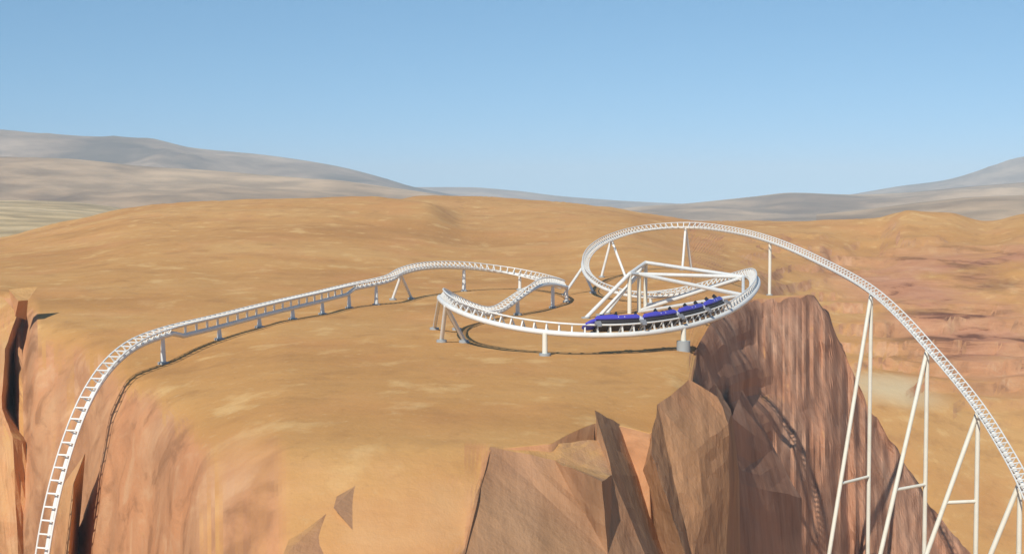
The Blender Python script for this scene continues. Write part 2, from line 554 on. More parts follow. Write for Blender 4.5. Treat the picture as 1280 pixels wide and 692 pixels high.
def make_terrain():
    pxs = np.concatenate([np.arange(-900, -60, 24), np.arange(-60, 600, 5), np.arange(600, 900, 3.5), np.arange(900, 1340, 5), np.arange(1340, 2200, 24)])
    NR = 400
    vs = np.linspace(0, 1, NR) ** 1.15
    verts = []
    nsk = 7
    for px in pxs:
        L = float(lip(px))
        D = L * (13000.0 / L) ** vs
        z = heights(px, D)
        k = (px - 640) / FOC
        z0 = z[0]
        for q in range(nsk, 0, -1):
            dd = L - 0.7 - 1.5 * q * (0.7 + 0.5 * abs(noise.noise(Vector((px * 0.03, q * 0.6, 0)))))
            zz = z0 + (min(-64, z0 - 6) - z0) * (q / nsk) ** 1.0
            verts.append((k * dd, dd, zz))
        for d, h in zip(D, z):
            x = k * d
            zz = h + rough(x, d)
            if px < 330 and d < 215:
                # weathered folds and gullies in the cliff under the dive
                st = min(max((-1.0 - h) / 4.0, 0), 1) * min(max((330 - px) / 70.0, 0), 1)
                if st > 0:
                    f1 = fbm(px * 0.020, h * 0.05, 4.4, 4)
                    f2 = 1 - 2 * abs(fbm(px * 0.045, h * 0.03, 8.8, 3))
                    f3 = fbm(px * 0.11, h * 0.22, 2.1, 3)
                    d = d - st * (2.4 * f1 + 1.3 * f2 + 0.45 * f3)
                    x = k * d
            if x > 60 and 320 < d < 580:
                # layered ledges on the far canyon side
                w = min((x - 60) / 40, 1) * min((d - 320) / 50, (580 - d) / 70, 1) * min(max(0.55 + 1.6 * fbm(x * 0.012, d * 0.02, 6.6, 3), 0), 1)
                t = (zz + 2.6 * fbm(x * 0.02, d * 0.03, 2.2, 4)) / 3.6
                fr_ = t - math.floor(t)
                zz += w * 3.6 * (min(max((fr_ - 0.42) / 0.16, 0), 1) - fr_)
            verts.append((x, d, zz))
    n = NR + nsk
    faces = []
    for i in range(len(pxs) - 1):
        for j in range(n - 1):
            a = i * n + j
            faces.append((a, a + n, a + n + 1, a + 1))
    me = mesh_of('terrain', verts, faces)
    return struct(link('terrain', me, M_GROUND, smooth=True))


make_terrain()

# canyon floor far below, reaching the horizon all round
mb = MB()
ring = 96
mb.v.append(Vector((0, 0, -66)))
for rr in (60, 200, 500, 1200, 3000, 7000, 13500):
    for k in range(ring):
        a = 2 * math.pi * k / ring
        zz = -66 + (0 if rr < 1000 else 0)
        mb.v.append(Vector((rr * math.cos(a), rr * math.sin(a), zz)))
for k in range(ring):
    mb.f.append((0, 1 + k, 1 + (k + 1) % ring))
for q in range(6):
    for k in range(ring):
        a, b = 1 + q * ring + k, 1 + q * ring + (k + 1) % ring
        mb.f.append((a, a + ring, b + ring, b))
struct(mb.build('canyon_floor', M_GROUND, smooth=False))


# ------------------------------------------------------------------ cliffs
def grid_patch(name, rows, mat, nu=6, nv=4, amp=1.0, fx=0.05, fy=0.006, seed=0.0, smooth=False, ridged=True, keep_top=True, octs=2, curved=False):
    """rows of (px, py, distance), top to bottom; subdivided and roughened in depth with tall flutes"""
    nr, nc = len(rows), len(rows[0])
    verts, faces = [], []
    A = np.array(rows, float)
    U = np.linspace(0, nc - 1, (nc - 1) * nu + 1)
    V = np.linspace(0, nr - 1, (nr - 1) * nv + 1)
    for v in V:
        i = min(int(v), nr - 2)
        tv = v - i
        for u in U:
            j = min(int(u), nc - 2)
            tu = u - j
            if curved:
                p = pchip(range(nc), pchip(range(nr), A, np.array([v]))[0], np.array([u]))[0]
            else:
                p = (A[i, j] * (1 - tu) + A[i, j + 1] * tu) * (1 - tv) + (A[i + 1, j] * (1 - tu) + A[i + 1, j + 1] * tu) * tv
            x, y, d = p
            w = Vector((x * fx, y * fy, seed))
            n1 = noise.fractal(w, 1.0, 2.0, octs)
            if ridged:
                n1 = abs(n1) * 2 - 0.6
            n2 = noise.noise(Vector((x * fx * 0.35, y * fy * 2.2, seed + 4)))
            fall = min(1.0, v * 1.6) if keep_top else 1.0
            d2 = d - amp * (n1 * 0.8 + n2) * fall
            jx = 1.2 * noise.noise(Vector((x * 0.21, y * 0.13, seed + 9))) * fall
            verts.append(W(x + jx, y, d2))
    m = len(U)
    for i in range(len(V) - 1):
        for j in range(m - 1):
            a = i * m + j
            faces.append((a, a + m, a + m + 1))
            faces.append((a, a + m + 1, a + 1))
    me = mesh_of(name, verts, faces)
    return struct(link(name, me, mat, smooth=smooth))


def facet_mesh(name, pts, faces, mat, sub=2, amp=0.12):
    bm = bmesh.new()
    vs = {k: bm.verts.new(W(*p)) for k, p in pts.items()}
    for f in faces:
        bm.faces.new([vs[k] for k in f])
    bmesh.ops.triangulate(bm, faces=bm.faces[:])
    bmesh.ops.subdivide_edges(bm, edges=bm.edges[:], cuts=sub, use_grid_fill=True)
    for v in bm.verts:
        q = Vector((v.co.x * 1.1, v.co.y * 1.1, v.co.z * 0.55))
        v.co.y += amp * (noise.noise(v.co * 0.6) + 0.6 * noise.noise(q * 1.7))
        v.co.z += amp * 0.7 * noise.noise(v.co * 0.9 + Vector((9, 2, 4)))
        v.co.x += amp * 0.5 * noise.noise(v.co * 0.9 + Vector((1, 7, 5)))
    me = bpy.data.meshes.new(name)
    bm.to_mesh(me)
    bm.free()
    return struct(link(name, me, mat))


# the tall butte right of the ravine
BUTTE_D = [
    [(868, 440, 152), (882, 414, 170), (903, 387, 221), (922, 385, 228), (935, 378, 238), (950, 373, 244), (966, 377, 244), (984, 374, 248), (1010, 366, 254), (1028, 384, 254), (1047, 424, 254)],
    [(874, 452, 154), (889, 440, 166), (906, 430, 186), (924, 432, 220), (940, 428, 231), (953, 418, 235), (968, 420, 236), (986, 425, 238), (1008, 420, 242), (1030, 428, 246), (1055, 448, 253)],
    [(884, 478, 157), (900, 478, 164), (914, 478, 178), (932, 492, 212), (948, 490, 221), (965, 490, 225), (982, 492, 227), (1004, 490, 231), (1024, 490, 236), (1050, 496, 243), (1080, 500, 252)],
    [(898, 520, 160), (910, 520, 165), (925, 530, 176), (945, 560, 203), (966, 556, 212), (986, 556, 216), (1008, 556, 221), (1034, 550, 228), (1058, 552, 236), (1085, 552, 244), (1112, 550, 250)],
    [(906, 600, 160), (918, 605, 166), (940, 620, 188), (966, 625, 200), (990, 625, 207), (1016, 622, 216), (1040, 620, 224), (1068, 616, 233), (1096, 612, 238), (1124, 612, 244), (1150, 608, 249)],
    [(908, 720, 158), (930, 720, 172), (960, 720, 187), (985, 720, 197), (1012, 720, 208), (1045, 720, 218), (1080, 720, 228), (1112, 720, 232), (1146, 712, 238), (1186, 700, 244), (1222, 700, 249)],
    [(908, 900, 150), (930, 900, 160), (960, 900, 170), (990, 900, 178), (1030, 900, 190), (1070, 900, 202), (1120, 900, 214), (1160, 900, 224), (1210, 900, 232), (1270, 880, 240), (1330, 880, 246)],
]
BUTTE_TOP = [(868, 440), (876, 424), (884, 411), (896, 395), (903, 387), (914, 388), (922, 383), (935, 379), (943, 374), (952, 378), (966, 374), (975, 378), (986, 372), (1000, 373), (1010, 366), (1018, 371), (1028, 384), (1036, 391), (1047, 424), (1053, 430), (1060, 452), (1080, 492), (1086, 512), (1095, 520), (1112, 550), (1122, 560), (1130, 578), (1150, 606), (1160, 628), (1186, 660), (1222, 702), (1270, 780), (1330, 880)]


def depth_field(rows):
    P = np.array([p for r in rows for p in r], float)
    X = P[:, :2] / 100.0
    n = len(X)
    rr = np.linalg.norm(X[:, None] - X[None], axis=2)
    A = np.zeros((n + 3, n + 3))
    A[:n, :n] = rr + 0.0
    A[:n, n] = 1
    A[:n, n + 1:] = X
    A[n, :n] = 1
    A[n + 1:, :n] = X.T
    w = np.linalg.solve(A + 1e-9 * np.eye(n + 3), np.concatenate([P[:, 2], np.zeros(3)]))

    def f(px, py):
        q = np.array([px, py]) / 100.0
        r = np.linalg.norm(X - q, axis=1)
        return float(r @ w[:n] + w[n] + q @ w[n + 1:])
    return f


def make_butte():
    f = depth_field(BUTTE_D)
    pxs = np.arange(868, 1331, 2.4)
    tops = np.interp(pxs, [a for a, b in BUTTE_TOP], [b for a, b in BUTTE_TOP])
    NV = 44
    verts, faces = [], []
    for px, tp in zip(pxs, tops):
        tp = tp + 3.0 * noise.noise(Vector((px * 0.16, 0.3, 0)))
        for j in range(-2, NV):
            v = max(j, 0) / (NV - 1)
            py = tp + (900 - tp) * v ** 1.25
            d = f(px, py)
            fall = min(1.0, v * 14)
            # tall flutes: sharp crests, narrow clefts, nearly vertical
            a = noise.noise(Vector((px * 0.042, py * 0.0018, 1.7)))
            b = abs(noise.noise(Vector((px * 0.075, py * 0.0022, 5.1))))
            c = noise.noise(Vector((px * 0.21, py * 0.0035, 9.9)))
            e = noise.noise(Vector((px * 0.03, py * 0.028, 3.9)))
            m1 = min(max(0.35 + 1.5 * noise.noise(Vector((px * 0.017, py * 0.013, 2.2))), 0), 1)
            m2 = min(max(0.25 + 1.7 * noise.noise(Vector((px * 0.023, py * 0.016, 6.2))), 0), 1)
            g = noise.noise(Vector((px * 0.12, py * 0.06, 7.9)))
            right = min(max((px - 930) / 60.0, 0.35), 1)
            d = d - fall * (2.8 * a - 4.4 * b * m1 + 1.2 * c * right * m2 + 1.6 * e + 0.6 * g)
            p = W(px, py, d)
            if j < 0:                      # the crest turns back under the sand
                p = p + Vector((0, 2.5 * -j, -0.9 * -j))
            verts.append(p)
    n = NV + 2
    for i in range(len(pxs) - 1):
        for j in range(n - 1):
            a = i * n + j
            faces.append((a, a + 1, a + n + 1))
            faces.append((a, a + n + 1, a + n))
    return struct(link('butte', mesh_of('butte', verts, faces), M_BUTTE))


make_butte()

# shaded fin at the mouth of the ravine
facet_mesh('rock_fin', {
    'a': (927, 487, 176), 'b': (968, 560, 182), 'c': (1001, 622, 186), 'd': (1004, 720, 180), 'e': (908, 720, 136), 'f': (907, 600, 141), 'g': (914, 522, 150), 'h': (1006, 900, 172), 'i': (906, 900, 126),
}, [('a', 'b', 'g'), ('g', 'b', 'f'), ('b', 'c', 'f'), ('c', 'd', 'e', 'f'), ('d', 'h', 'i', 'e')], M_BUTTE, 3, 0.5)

# faceted promontory in front of the ravine
facet_mesh('promontory', {
    'a': (613, 558, 92.2), 'c': (690, 553, 95.5), 'b': (693, 576, 92.5), 'd': (580, 692, 81.2), 'e': (760, 692, 87.5), 'd2': (560, 800, 75), 'e2': (775, 800, 83),
    'f': (752, 601, 87.6), 'g': (766, 593, 93.0), 'h': (805, 692, 91.0), 'h2': (840, 800, 87),
    'c2': (747, 550, 97.5),
    'i': (744, 513, 99), 'j': (778, 531, 107.5), 'k': (829, 692, 103), 'k2': (860, 800, 99), 'j1': (799, 595, 105),
    'l': (815, 543, 104), 'm': (815, 567, 101.5), 'n': (857, 692, 100), 'n2': (885, 800, 97), 'm1': (833, 622, 100.5),
    'o': (822, 506, 107), 'q': (862, 475, 113), 'r': (897, 495, 114), 's': (911, 529, 113.5), 't': (912, 600, 111.5), 'u': (907, 705, 109), 'u2': (907, 830, 106),
    'v': (864, 705, 104), 'v2': (880, 830, 101), 'w': (852, 641, 104.5), 'x': (838, 580, 105.5),
    'y': (872, 560, 108.0), 'z': (880, 640, 106),
    's2': (914, 512, 150), 't2': (925, 600, 150), 'u3': (930, 830, 145), 'r2': (893, 478, 150),
}, [
    ('a', 'd', 'e', 'b', 'c'), ('d', 'd2', 'e2', 'e'),
    ('b', 'e', 'f'), ('f', 'e', 'h', 'g'), ('e', 'e2', 'h2', 'h'),
    ('b', 'f', 'g', 'c2'), ('c', 'b', 'c2'),
    ('c2', 'g', 'i'), ('i', 'g', 'j1', 'j'), ('g', 'h', 'k', 'j1'), ('h', 'h2', 'k2', 'k'),
    ('j', 'j1', 'm', 'l'), ('j1', 'k', 'n', 'm1', 'm'), ('k', 'k2', 'n2', 'n'),
    ('l', 'm', 'x', 'o'), ('m', 'm1', 'w', 'x'), ('m1', 'n', 'v', 'w'), ('n', 'n2', 'v2', 'v'),
    ('o', 'x', 'y', 'q'), ('q', 'y', 's', 'r'), ('x', 'w', 'z', 'y'), ('y', 'z', 't', 's'), ('w', 'v', 'z'), ('z', 'v', 'u', 't'), ('v', 'v2', 'u2', 'u'),
    ('r', 's', 's2', 'r2'), ('s', 't', 't2', 's2'), ('t', 'u', 'u2', 'u3', 't2'),
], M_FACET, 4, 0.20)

def on_ground(px, py, off=0.0):
    lo = None
    d = 62.0
    while d < 400:
        z = float(heights(px, np.array([d]))[0]) if d >= float(lip(px)) else -99
        if W(px, py, d).z <= z:
            break
        d += 0.1
    return (px, py, d - off)


# small angular shards on the front slope
facet_mesh('rock_shard', {
    'a': on_ground(462, 588, -0.1), 'b': on_ground(417, 634, 0.9), 'c': on_ground(444, 666, 0.0), 'd': on_ground(462, 630, -0.8), 'e': on_ground(425, 605, -0.8),
}, [('a', 'b', 'c'), ('a', 'c', 'd'), ('a', 'e', 'b')], M_FACET, 1, 0.03)
facet_mesh('rock_shard', {
    'a': on_ground(415, 634, 0.0), 'b': on_ground(352, 698, 1.2), 'c': on_ground(413, 700, 0.0), 'd': on_ground(370, 650, -0.8), 'e': (340, 760, 72.5), 'f': (412, 760, 74.0), 'g': on_ground(425, 670, -0.6),
}, [('a', 'b', 'c'), ('a', 'd', 'b'), ('b', 'e', 'f', 'c'), ('a', 'c', 'g')], M_FACET, 1, 0.03)

# the cliff the track dives over
# left-hand bluff beyond the dark cleft
grid_patch('bluff', [
    [(-260, 380, 232), (-120, 372, 228), (-30, 362, 224), (4, 372, 215), (22, 392, 205), (30, 384, 222)],
    [(-260, 430, 220), (-120, 430, 214), (-30, 430, 205), (0, 430, 196), (6, 436, 190), (30, 436, 214)],
    [(-260, 520, 208), (-120, 520, 200), (-30, 510, 190), (-8, 505, 182), (2, 510, 178), (28, 510, 208)],
    [(-260, 620, 200), (-120, 620, 190), (-30, 600, 178), (0, 575, 172), (16, 546, 173), (44, 556, 178)],
    [(-260, 760, 190), (-120, 760, 180), (-30, 760, 168), (2, 760, 162), (24, 740, 160), (62, 760, 161)],
    [(-260, 900, 185), (-120, 900, 172), (-30, 900, 160), (2, 900, 156), (28, 900, 153), (66, 900, 153)],
], M_LEFT, 5, 5, 1.2, 0.05, 0.01, 21.5)
facet_mesh('rock_shard', {
    'a': (11, 362, 203), 'b': (47, 358, 205), 'c': (35, 375, 199), 'd': (23, 376, 198), 'e': (19, 395, 200), 'f': (33, 400, 201),
}, [('a', 'd', 'c', 'b'), ('d', 'e', 'f', 'c'), ('a', 'e', 'd')], M_LEFT, 1, 0.05)
# upright splinter in the lower cleft beside the dive
facet_mesh('rock_shard', {
    'a': (107, 566, 143), 'b': (92, 604, 141), 'c': (84, 720, 137), 'd': (99, 660, 150), 'e': (100, 720, 150), 'f': (74, 612, 146), 'g': (66, 720, 142),
}, [('a', 'b', 'c', 'e', 'd'), ('f', 'g', 'c', 'b'), ('a', 'f', 'b')], M_LEFT, 2, 0.15)


# ------------------------------------------------------------------ far hills
def hills(name, crest, dc, df, zf, mat, seed, amp=0.28, nx=150, nt=26):
    xs = [c[0] for c in crest]
    ys = [c[1] for c in crest]
    pxs = np.linspace(xs[0], xs[-1], nx)
    py = pchip(xs, ys, pxs)
    verts, faces = [], []
    for px, p in zip(pxs, py):
        zc = W(px, p, dc).z
        k = (px - 640) / FOC
        for j in range(nt + 6):
            t = j / nt
            d = df + (dc - df) * t
            if t <= 1:
                e = t * t * (3 - 2 * t) * 0.55 + t * 0.45
                n = fbm(k * d * 0.0022 + seed, d * 0.0016, seed, 5)
                wgt = 4 * t * (1 - t)
                z = zf + (zc - zf) * e + amp * max(zc - zf, 10) * n * (0.9 * wgt + 0.05)
            else:
                z = zc - (t - 1) * (zc - zf) * 2.5
            verts.append((k * d, d, z))
    n = nt + 6
    for i in range(nx - 1):
        for j in range(n - 1):
            a = i * n + j
            faces.append((a, a + n, a + n + 1, a + 1))
    return struct(link(name, mesh_of(name, verts, faces), mat, smooth=True))


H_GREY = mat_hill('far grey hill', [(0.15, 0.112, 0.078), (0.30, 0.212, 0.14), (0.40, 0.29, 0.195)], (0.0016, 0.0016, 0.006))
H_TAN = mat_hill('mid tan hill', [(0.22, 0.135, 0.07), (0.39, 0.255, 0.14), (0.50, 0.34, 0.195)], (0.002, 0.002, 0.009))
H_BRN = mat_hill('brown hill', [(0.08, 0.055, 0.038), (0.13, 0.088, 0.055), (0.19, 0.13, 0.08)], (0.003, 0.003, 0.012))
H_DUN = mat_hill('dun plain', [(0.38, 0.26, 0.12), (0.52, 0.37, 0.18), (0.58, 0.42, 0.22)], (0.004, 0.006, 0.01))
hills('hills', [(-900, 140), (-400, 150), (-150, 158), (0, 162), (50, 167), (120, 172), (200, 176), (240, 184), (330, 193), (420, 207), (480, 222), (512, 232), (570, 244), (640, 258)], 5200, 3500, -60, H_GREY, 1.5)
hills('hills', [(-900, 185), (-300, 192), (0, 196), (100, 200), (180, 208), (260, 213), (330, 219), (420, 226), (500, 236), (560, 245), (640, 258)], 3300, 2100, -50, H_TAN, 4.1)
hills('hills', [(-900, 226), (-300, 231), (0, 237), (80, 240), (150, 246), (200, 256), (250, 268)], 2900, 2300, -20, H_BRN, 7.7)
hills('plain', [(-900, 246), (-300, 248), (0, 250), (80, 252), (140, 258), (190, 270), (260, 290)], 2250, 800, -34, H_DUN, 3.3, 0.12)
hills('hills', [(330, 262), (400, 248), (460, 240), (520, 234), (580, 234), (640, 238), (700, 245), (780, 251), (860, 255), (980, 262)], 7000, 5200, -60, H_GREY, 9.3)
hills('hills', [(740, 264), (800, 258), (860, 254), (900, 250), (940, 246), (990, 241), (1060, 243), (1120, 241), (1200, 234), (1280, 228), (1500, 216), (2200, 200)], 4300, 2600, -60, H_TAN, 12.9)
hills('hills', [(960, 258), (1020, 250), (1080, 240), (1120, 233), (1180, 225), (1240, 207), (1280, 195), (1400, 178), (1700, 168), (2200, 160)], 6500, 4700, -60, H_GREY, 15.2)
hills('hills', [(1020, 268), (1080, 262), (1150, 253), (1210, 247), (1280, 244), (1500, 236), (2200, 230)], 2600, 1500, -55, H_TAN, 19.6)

# ------------------------------------------------------------------ the track
# px, py, distance, bank (degrees, + leans right of travel)
def sx(d):                      # the launch straight is straight in plan
    return 640 + FOC * (-79.8 + 0.263 * d) / d


PATH = [
    (sx(133.2), 850, 133.2, 0), (sx(134.2), 770, 134.2, 0), (sx(135.4), 692, 135.4, 0), (sx(136.4), 645, 136.4, 0), (sx(138.0), 594, 138.0, 0),
    (sx(140.2), 541, 140.2, 0), (sx(143.2), 490, 143.2, 0), (sx(146.6), 455, 146.6, 0), (sx(151), 429, 151, 0), (sx(157.8), 411.5, 157.8, 0),
    (sx(170.7), 394.5, 170.7, 0), (sx(185), 378.5, 185, 0), (sx(200), 365.5, 200, 0), (sx(214), 354.5, 214, 2),
    (488, 345, 223, 5), (502, 337, 230, 12), (524, 331.5, 237, 22), (556, 329.5, 246, 32), (595, 331.5, 253, 38), (635, 337.5, 256, 44),
    (668, 344.5, 252, 52), (692, 351, 243, 58), (703, 355.5, 232, 60), (700, 355, 222, 56), (686, 351, 214, 48), (670, 352, 208, 38), (654, 361, 203, 22), (638, 374, 198, 5),
    (620, 386, 192, -15), (596, 383, 185, -38), (573, 374, 178, -55), (559, 367.5, 170, -66), (558, 371, 162, -68), (572, 381, 156, -62), (600, 392, 152, -55),
    (640, 402, 149, -48), (683, 408, 147.5, -44), (740, 411.5, 147, -42), (795, 410, 148.5, -44), (848, 402.5, 152.5, -46), (895, 389, 159.5, -50), (926, 371, 169, -54), (941, 353, 180, -56),
    (937, 341, 191, -55), (916, 345, 200, -50), (882, 355, 208, -40), (842, 363, 215, -24), (800, 365, 222, 2), (765, 358, 229, 20), (742, 346, 238, 34),
    (732, 330, 250, 42), (739, 312, 264, 45), (765, 296, 280, 45), (808, 284.5, 294, 42), (857, 280.5, 298, 38), (910, 286, 286, 34), (960, 298, 268, 28),
    (1022, 324, 243, 24), (1087, 360, 220, 20), (1125, 393, 209, 18), (1158, 429, 200, 16), (1192, 468, 191, 14), (1222, 506, 182.5, 12), (1254, 556, 172, 10), (1283, 610, 162, 8), (1313, 690, 151, 5), (1338, 790, 141, 0),
]
P0 = np.array([list(W(a, b, c)) + [d] for a, b, c, d in PATH])


def catmull(P, per=40):
    out = []
    n = len(P)
    # centripetal parametrisation
    for i in range(n - 1):
        p0 = P[i - 1] if i > 0 else 2 * P[0] - P[1]
        p1, p2 = P[i], P[i + 1]
        p3 = P[i + 2] if i + 2 < n else 2 * P[-1] - P[-2]
        def kk(a, b):
            return max(np.linalg.norm((b - a)[:3]) ** 0.5, 1e-4)
        t0 = 0
        t1 = t0 + kk(p0, p1)
        t2 = t1 + kk(p1, p2)
        t3 = t2 + kk(p2, p3)
        for q in range(per):
            t = t1 + (t2 - t1) * q / per
            A1 = (t1 - t) / (t1 - t0) * p0 + (t - t0) / (t1 - t0) * p1
            A2 = (t2 - t) / (t2 - t1) * p1 + (t - t1) / (t2 - t1) * p2
            A3 = (t3 - t) / (t3 - t2) * p2 + (t - t2) / (t3 - t2) * p3
            B1 = (t2 - t) / (t2 - t0) * A1 + (t - t0) / (t2 - t0) * A2
            B2 = (t3 - t) / (t3 - t1) * A2 + (t - t1) / (t3 - t1) * A3
            out.append((t2 - t) / (t2 - t1) * B1 + (t - t1) / (t2 - t1) * B2)
    out.append(P[-1])
    return np.array(out)


CV = catmull(P0)
seg = np.linalg.norm(np.diff(CV[:, :3], axis=0), axis=1)
SL = np.concatenate([[0], np.cumsum(seg)])
TOTAL = SL[-1]
STEP = 0.25
NS = int(TOTAL / STEP)
SS = np.arange(NS) * STEP
CURVE = np.stack([np.interp(SS, SL, CV[:, k]) for k in range(4)], 1)
ker = np.hanning(41)
ker /= ker.sum()
pad = 20
CP = np.concatenate([np.repeat(CURVE[:1], pad, 0), CURVE, np.repeat(CURVE[-1:], pad, 0)])
# pad linearly so the ends keep their direction
for q in range(pad):
    CP[pad - 1 - q] = CURVE[0] - (CURVE[1] - CURVE[0]) * (q + 1)
    CP[pad + NS + q] = CURVE[-1] + (CURVE[-1] - CURVE[-2]) * (q + 1)
CURVE = np.stack([np.convolve(CP[:, k], ker, 'valid') for k in range(4)], 1)


def frame(s):
    f = min(max(s / STEP, 0), NS - 1.001)
    i = int(f)
    t = f - i
    c = CURVE[i] * (1 - t) + CURVE[i + 1] * t
    p = Vector(c[:3])
    a, b = CURVE[max(i - 2, 0)], CURVE[min(i + 3, NS - 1)]
    tan = Vector((b - a)[:3]).normalized()
    right = tan.cross(Vector((0, 0, 1))).normalized()
    up = right.cross(tan)
    k = R(c[3])
    r2 = right * math.cos(k) - up * math.sin(k)
    u2 = up * math.cos(k) + right * math.sin(k)
    return p, tan, r2, u2


def s_near(px, py, d):
    p = W(px, py, d)
    q = CURVE[:, :3] - np.array(p)
    return int(np.argmin((q * q).sum(1))) * STEP


GAUGE = 0.72
RAIL_R = 0.095
SPINE_R = 0.29
SPINE_Z = -0.78
ang0, ang1 = s_near(sx(160), 408, 160), s_near(sx(214), 354.5, 214)

track = empty('coaster_track', frame(0)[0], 'long white tubular roller coaster track winding over the sandy plateau', 'coaster track')
TO = Vector(track.location)
fr = [frame(s) for s in np.arange(0, TOTAL - 0.5, 0.5)]
for sgn in (-1, 1):
    MB().tube([p + r * GAUGE * sgn for p, t, r, u in fr], RAIL_R, 8).build('rail', M_WHITE, track, origin=TO)


def spine_z(s):
    e = min(s - ang0, ang1 - s)
    return SPINE_Z - 0.60 * min(max(e / 2.5, 0), 1)


MB().tube([frame(s)[0] + frame(s)[3] * spine_z(s) for s in np.arange(0, TOTAL - 0.5, 0.5)], SPINE_R, 10).build('spine', M_WHITE, track, origin=TO)
# on the launch straight the spine hangs lower, below a narrow motor beam, joined by posts
gs = [s for s in np.arange(ang0 - 1.0, ang1 + 1.0, 0.5)]
MB().tube([frame(s)[0] - frame(s)[3] * 0.22 for s in gs], 0.17, 8).build('launch_motor_beam', M_GREYP, track, origin=TO)
s = ang0 + 3
while s < ang1 - 2:
    p, t, r, u = frame(s)
    mb = MB()
    mb.tube([p - u * 0.2, p + u * (SPINE_Z - 0.50)], 0.15, 6)
    mb.build('girder_post', M_WHITE, track, origin=TO)
    s += 2.7


def tie_shape(mb, s):
    p, t, r, u = frame(s)
    h = t * 0.075
    if ang0 < s < ang1:
        q, w = p - u * 0.3, 0.25
    else:
        q, w = p + u * (SPINE_Z + 0.2), 0.14
    a, b = r * (GAUGE - 0.03), u * 0.055
    # a flat cross bar and two short webs down to the spine
    def plate(prof):
        z = len(mb.v)
        for e in (-1, 1):
            mb.v.extend(v + h * e for v in prof)
        mb.f.append((z + 3, z + 2, z + 1, z))
        mb.f.append((z + 4, z + 5, z + 6, z + 7))
        for k in range(4):
            k2 = (k + 1) % 4
            mb.f.append((z + k, z + k2, z + 4 + k2, z + 4 + k))

    plate([p - a + b, p + a + b, p + a - b, p - a - b])
    for e in (() if ang0 < s < ang1 else (-1, 1)):
        plate([p + r * 0.50 * e - b, p + r * 0.34 * e - b, q + r * (w - 0.08) * e, q + r * (w + 0.06) * e])


def proj(p):
    v = Vector(p) - Vector((0, 0, CAMZ))
    d = v.dot(_F)
    return 640 + FOC * v.x / d, 346 - FOC * v.dot(_U) / d, d


ties = [s for s in np.arange(0.6, TOTAL - 1, 1.3)]
seen = []
for s in ties:
    x, y, d = proj(frame(s)[0])
    if -10 < x < 1290 and -10 < y < 702:
        seen.append((d, s))
seen.sort()
single = {s for d, s in seen[:100]}
rest = MB()
for s in ties:
    if s in single:
        mb = MB()
        tie_shape(mb, s)
        mb.build('cross_tie', M_WHITE, track, origin=TO)
    else:
        tie_shape(rest, s)
o = rest.build('cross_ties', M_WHITE, track, origin=TO)
o['kind'] = 'stuff'


# ------------------------------------------------------------------ supports
def under(s):
    p, t, r, u = frame(s)
    return p + u * (SPINE_Z - 0.12)


def footing(mb, b, r, h):
    mb.tube([b + Vector((0, 0, -0.6)), b + Vector((0, 0, h))], r, 14)


def support(label, s, bases, group, r=0.24, r2=None, foot=(0.58, 0.28), bars=None, mat=None, name='support_column', low=0.0):
    top = under(s)
    top.z -= low
    c = sum(bases, Vector()) / len(bases)
    root = empty(name, c, label, 'track support', group)
    for b in bases:
        h = foot[1]
        pn = 'column' if len(bases) == 1 else 'leg'
        MB().tube([b + Vector((0, 0, h - 0.02)), top], r if r2 is None else r2, 12, True, r).build(pn, mat or M_WHITE, root, origin=c)
        fb = MB()
        footing(fb, b, foot[0], h)
        fb.build('footing', M_CONC, root, origin=c)
    for a, b in (bars or []):
        MB().tube([a, b], r * 0.8, 10).build('crossbar', mat or M_WHITE, root, origin=c)
    # collar where it meets the spine
    return root


def below(s, dx=0.0, dy=0.0):
    p = under(s)
    return Vector((p.x + dx, p.y + dy, ground(p.x + dx, p.y + dy)))


def gpt(px, py, d):
    p = W(px, py, d)
    return Vector((p.x, p.y, ground(p.x, p.y)))


G1 = 'columns under the straight track'
lab = ['flared white column nearest the cliff where the track plunges', 'short white column under the straight track, second from the cliff dive',
       'short white column under the straight track, third from the cliff dive', 'short white column under the straight track, fourth from the cliff dive',
       'short white column under the straight track, fifth from the cliff dive', 'white column under the straight track, sixth from the cliff dive',
       'white column of the straight track just before the two-legged support']
for i, (px, py, d) in enumerate([(203, 411.5, 157.8), (272, 394, 171), (325, 382, 182), (370, 372, 192), (411, 363, 202), (449, 355.5, 212), (477, 349, 219)]):
    s_ = s_near(px, py, d)
    support(lab[i], s_, [below(s_)], G1, 0.2, 0.33, (0.62, 0.2), mat=M_GREYP, low=0.0 if i in (0, 6) else 0.6)
G2 = 'supports of the first turn'
s_ = s_near(503, 337, 230)
support('two-legged white support where the straight track rises into the turn', s_, [gpt(491, 372, 231), gpt(514, 372, 233)], G2, 0.22)
s_ = s_near(585, 331, 251)
support('white column under the top of the first turn, far behind the hairpin', s_, [below(s_)], G2, 0.25, 0.36, (0.6, 0.2), mat=M_GREYP)
s_ = s_near(649, 340, 255)
support('white column partly hidden between the upper and returning track of the first turn', s_, [below(s_)], G2, 0.25, 0.3)
s_ = s_near(701, 355.5, 225)
support('grey column at the rightmost end of the first turn', s_, [below(s_)], G2, 0.25, 0.3, mat=M_GREYP)
s_ = s_near(686, 351, 214)
support('grey column just inside the rightmost end of the first turn', s_, [below(s_)], G2, 0.25, 0.3, mat=M_GREYP)
s_ = s_near(645, 368, 200)
support('short grey column under the track descending from the first turn', s_, [below(s_)], G2, 0.25, 0.3, mat=M_GREYP)
G3 = 'supports of the front curve'
s_ = s_near(559, 367, 169)
support('rear splayed white support at the left hairpin of the front curve', s_, [gpt(543, 412, 177), gpt(571, 412, 177)], G3, 0.24)
s_ = s_near(566, 378, 158)
support('front splayed white support at the left hairpin of the front curve', s_, [gpt(552, 428, 161), gpt(580, 427, 161)], G3, 0.24)
s_ = s_near(683, 408, 147.5)
